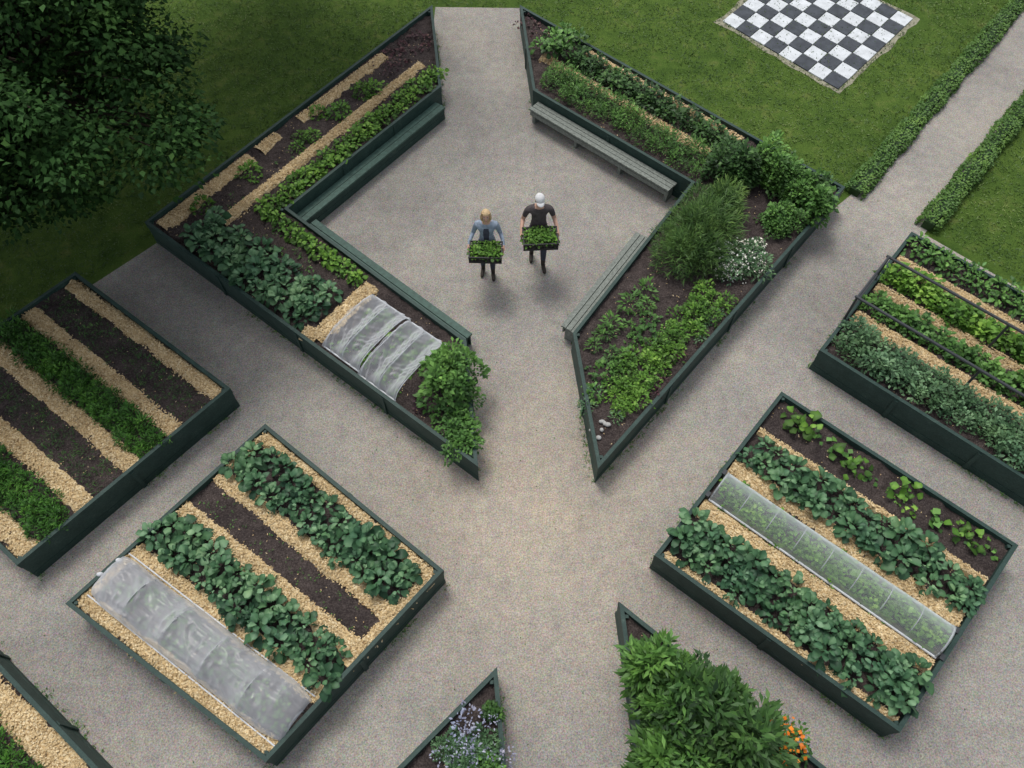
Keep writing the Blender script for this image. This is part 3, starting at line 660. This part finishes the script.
def person(name,loc,rot,scale,woman):
    E=empty(name)
    P={'pelvis':(0,.01,.96,.155,.12),'waist':(0,.0,1.10,.14 if not woman else .13,.11),'chest':(0,.0,1.27,.165 if not woman else .15,.12),
       'upch':(0,.01,1.40,.13,.095),'neck':(0,.0,1.49,.058,.058),'nhead':(0,-.015,1.57,.052,.052)}
    Ed=[('pelvis','waist'),('waist','chest'),('chest','upch'),('upch','neck'),('neck','nhead')]
    lab={('pelvis','waist'):lambda t,c:(1 if c[2]<.97 else 0),('waist','chest'):0,('chest','upch'):0,('upch','neck'):lambda t,c:(2 if c[2]>1.46 else 0),('neck','nhead'):2}
    if woman:
        lab[('waist','chest')]=lambda t,c:(4 if (c[1]<-.05 and abs(c[0])<.055) else 0)
        lab[('chest','upch')]=lab[('waist','chest')]
    for s,sd in((-1,'l'),(1,'r')):
        stride=(.12 if sd=='l' else -.16) if not woman else (.03 if sd=='l' else -.06)
        sh=.195 if not woman else .175
        P.update({'sh'+sd:(s*sh,.01,1.41,.068,.066),'ua'+sd:(s*(sh+.045),.03,1.27,.054,.054),'el'+sd:(s*(sh+.085),.05,1.13,.045,.043),'fa'+sd:(s*.31,-.1,1.09,.042,.038),
                  'wr'+sd:(s*.33,-.25,1.06,.028,.026),'pm'+sd:(s*.325,-.33,1.05,.018,.036),
                  'hip'+sd:(s*.095,.01,.87,.105,.105),'th'+sd:(s*.10,-.02+stride*.25,.68,.085,.085),'kn'+sd:(s*.10,-.04+stride*.55,.49,.066,.066),'cf'+sd:(s*.10,.02+stride*.8,.32,.062,.062),
                  'an'+sd:(s*.10,.03+stride,.11,.045,.045),'hl'+sd:(s*.10,.04+stride,.05,.045,.045),'ft'+sd:(s*.115,-.09+stride,.042,.046,.04),'to'+sd:(s*.12,-.18+stride,.035,.038,.03)})
        Ed+=[('upch','sh'+sd),('sh'+sd,'ua'+sd),('ua'+sd,'el'+sd),('el'+sd,'fa'+sd),('fa'+sd,'wr'+sd),('wr'+sd,'pm'+sd),('pelvis','hip'+sd),('hip'+sd,'th'+sd),('th'+sd,'kn'+sd),('kn'+sd,'cf'+sd),('cf'+sd,'an'+sd),('an'+sd,'hl'+sd),('hl'+sd,'ft'+sd),('ft'+sd,'to'+sd)]
        lo=0 if woman else 2
        lab.update({('upch','sh'+sd):0,('sh'+sd,'ua'+sd):0,('ua'+sd,'el'+sd):(0 if woman else (lambda t,c:0 if t<.25 else 2)),('el'+sd,'fa'+sd):lo,('fa'+sd,'wr'+sd):(lambda t,c,lo=lo:lo if t<.8 else 2),('wr'+sd,'pm'+sd):2,
                    ('pelvis','hip'+sd):1,('hip'+sd,'th'+sd):1,('th'+sd,'kn'+sd):1,('kn'+sd,'cf'+sd):1,('cf'+sd,'an'+sd):(lambda t,c:1 if t<.5 else 3),('an'+sd,'hl'+sd):3,('hl'+sd,'ft'+sd):3,('ft'+sd,'to'+sd):3})
    skin('body',P,Ed,('pelvis',),lab,[JACK if woman else TEE,DENIM,SKIN,BOOT,DTOP],E,2)
    FP={};FE=[];roots=[]
    for s,sd in((-1,'l'),(1,'r')):
        for i in range(4):
            y=-.295-.024*i-.012;ln=(.9,1.05,1.,.8)[i];k=sd+str(i)
            ch_=[(s*.327,y+.006,1.045,.011),(s*.33,y,1.045-.045*ln,.0105),(s*.305,y-.002,.958,.0095),(s*(.305-.035*ln),y-.003,.955,.0085)]
            for j,c in enumerate(ch_):
                FP[k+str(j)]=c
                if j: FE.append((k+str(j-1),k+str(j)))
            roots.append(k+'0')
        k=sd+'t'
        for j,c in enumerate([(s*.328,-.275,1.06,.014),(s*.325,-.30,1.10,.0125),(s*.312,-.325,1.135,.011),(s*.292,-.335,1.142,.0095)]):
            FP[k+str(j)]=c
            if j: FE.append((k+str(j-1),k+str(j)))
        roots.append(k+'0')
    skin('fingers',FP,FE,roots,{},[SKIN],E,1)
    H=empty('head');H.parent=E;H.location=(0,-.025,1.645);H.rotation_euler=(math.radians(-14 if woman else 4),0,math.radians(4))
    def hf(v):
        v=v.copy();z=v.z
        if z<0: v.x*=1+.28*z;v.y*=1+.12*z
        if v.y>0: v.y*=1.05
        if v.y<-.8 and abs(v.x)<.22 and -.35<z<.05: v.y-=.16*(1-abs(v.x)/.22)
        return v
    A=Acc();A.ell((0,0,0),(.074,.094,.115),32,26,hf)
    for s in(-1,1): A.ell((s*.074,.01,-.01),(.012,.02,.032),8,8)
    A.tube([(0,-.088,.015),(0,-.104,-.012),(0,-.112,-.024),(0,-.095,-.034)],[.008,.011,.014,.009],8)
    A.obj('face',SKIN,H,True)
    A=Acc()
    for s in(-1,1): A.ell((s*.03,-.083,.012),(.013,.009,.008),10,8)
    A.obj('eyes',EYEW,H,True)
    A=Acc()
    for s in(-1,1): A.ell((s*.03,-.090,.012),(.006,.004,.006),8,6);A.box((s*.03,-.090,.03),(.028,.006,.006))
    A.obj('pupils_and_brows',EYED,H)
    A=Acc();A.ell((0,-.086,-.055),(.024,.008,.007),10,6);A.obj('mouth',LIP,H,True)
    A=Acc()
    if woman:
        def hr(v):
            v=v.copy()
            if v.y<-.1 and v.z<.35: v=v*.8
            if v.z<0 and v.y>-.1: v.z*=1.5;v.y*=.9
            k=1+.05*math.sin(14*math.atan2(v.y,v.x));v.x*=k;v.y*=k
            return v
        A.ell((0,.014,.016),(.092,.110,.122),40,24,hr)
        A.tube([(0,.1,.03),(0,.15,.0),(0,.15,-.08),(0,.12,-.16)],[.03,.035,.03,.01],8)
        for s in(-1,1): A.tube([(s*.06,-.04,.09),(s*.085,-.035,.03),(s*.088,-.01,-.05),(s*.08,.01,-.10)],[.02,.022,.018,.008],8)
        A.obj('hair',HAIR,H,True)
    else:
        def hr(v):
            v=v.copy()
            if v.y<-.2 or v.z<-.45: v=v*.75
            return v
        A.ell((0,.008,.0),(.08,.1,.112),24,18,hr);A.obj('hair',BHAIR,H,True)
        A=Acc()
        A.ell((0,.004,.035),(.086,.106,.098),28,16,lambda v:Vector((v.x,v.y,max(v.z,-.02))))
        V=[];F=[]
        for lay,dz in((0,0),(1,-.006)):
            for i in range(9):
                a=math.pi*(i/8);V+= [(math.cos(a)*.078,-.055-math.sin(a)*.05,.042+dz),(math.cos(a)*.072,-.065-math.sin(a)*.115,.028+dz-.0)]
        for i in range(8): F+=[(2*i,2*i+1,2*i+3,2*i+2),(18+2*i,18+2*i+2,18+2*i+3,18+2*i+1),(2*i+1,18+2*i+1,18+2*i+3,2*i+3)]
        A.add(V,F);A.ell((0,.004,.134),(.01,.01,.006),8,6)
        A.obj('cap',CAPM,H,True)
    K=empty('vegetable_crate');K.parent=E
    A=Acc();cy=-.37;w,d_,h=.60,.40,.17;z0=.965
    A.box((0,cy,z0+.008),(w,d_,.012))
    for s in(-1,1):
        A.box((0,cy+s*d_/2,z0+h-.012),(w+.03,.022,.024));A.box((s*w/2,cy,z0+h-.0125),(.022,d_+.02,.024))
        A.box((0,cy+s*d_/2,z0+.03),(w,.01,.05));A.box((s*w/2,cy,z0+.03),(.01,d_,.05))
        for i in range(11): A.box((-w/2+w*i/10,cy+s*d_/2,z0+h/2),(.016,.012,h-.02))
        for i in range(8): A.box((s*w/2,cy-d_/2+d_*i/7,z0+h/2),(.012,.016,h-.02))
        A.box((0,cy+s*d_/2,z0+.095),(w,.008,.014))
    A.obj('crate_frame',CRATE,K)
    A=Acc();A.box((0,cy,z0+.06),(w-.05,d_-.05,.08));A.obj('potting_trays',SOIL,K)
    C=[(x,cy+y,z0+.09) for x in np.linspace(-.22,.22,8) for y in (-.13,-.045,.045,.13)]
    emit('lettuce_seedlings',[rosette(C,12,.08,.06,.09,.3,(.3,1.3))],G_LET,K,True)
    E.location=loc;E.rotation_euler=(0,0,rot);E.scale=(scale,)*3
    return E
person('woman_gardener',(-.46,9.66,.006),math.radians(-2),.96,True)
person('man_gardener',(.49,9.95,.006),math.radians(3),1.02,False)
# ------------------------------------------------------------ weeds and litter
Wp=np.concatenate(WEED);n=len(Wp)
ci=np.repeat(np.arange(n),5);Pw=Wp[ci]+np.concatenate([rng.normal(0,.012,(n*5,2)),np.zeros((n*5,1))],1)
emit('weeds',[leaf_arrays(Pw,rng.uniform(0,6.3,n*5),rng.uniform(.3,1.3,n*5),rng.uniform(.02,.06,n*5),.012,.3,.1,0,rng.random(n*5),False)],G_MID)
Cp=np.concatenate(CRUMB);n=len(Cp)
emit('stray_wood_chips',[leaf_arrays(Cp,rng.uniform(0,6.3,n),rng.uniform(-.1,.3,n),rng.uniform(.02,.045,n),.014,.1,.1,0,rng.random(n),False)],CHIP)
m=1500;x=rng.uniform(-10,9,m);y=rng.uniform(0,17,m);k=inside(x,y,gp)
for b in([a1,a2,a3,a4,a5,a6],[b1,b2,b3,b4,b5,b6],RB,LB,FLB,FRB): k&=~inside(x,y,[tuple(p) for p in b])
x=x[k];y=y[k];n=len(x)
emit('fallen_leaves',[leaf_arrays(np.stack([x,y,np.full(n,.012)],1),rng.uniform(0,6.3,n),rng.uniform(0,.2,n),rng.uniform(.015,.04,n),.018,.1,.1,0,rng.random(n),False)],G_ROS)
# ------------------------------------------------------------ light, world, camera
SE,SR=math.radians(64),math.radians(335)
W=bpy.data.worlds.new('World');SC.world=W;W.use_nodes=True;nt=W.node_tree
sky=nt.nodes.new('ShaderNodeTexSky');sky.sky_type='NISHITA';sky.sun_disc=False;sky.sun_elevation=SE;sky.sun_rotation=SR;sky.dust_density=3
hs=nt.nodes.new('ShaderNodeHueSaturation');hs.inputs['Saturation'].default_value=.35;hs.inputs['Value'].default_value=1.1
nt.links.new(sky.outputs[0],hs.inputs['Color']);nt.links.new(hs.outputs[0],nt.nodes['Background'].inputs[0]);nt.nodes['Background'].inputs[1].default_value=.15
sl=bpy.data.lights.new('sun','SUN');sl.energy=1.5;sl.angle=math.radians(20);sl.color=(1,.97,.92)
so=bpy.data.objects.new('sun',sl);COL.objects.link(so)
dirv=Vector((math.sin(SR)*math.cos(SE),math.cos(SR)*math.cos(SE),math.sin(SE)))
so.rotation_euler=dirv.to_track_quat('Z','Y').to_euler()
cam=bpy.data.cameras.new('camera');co=bpy.data.objects.new('camera',cam);COL.objects.link(co)
co.location=(0,0,11.8);co.rotation_euler=(math.radians(31.2),0,0);cam.sensor_width=36;cam.lens=27.42;cam.clip_end=1000;cam.clip_start=.1
SC.camera=co
SC.view_settings.view_transform='Standard';SC.view_settings.look='None';SC.view_settings.exposure=0
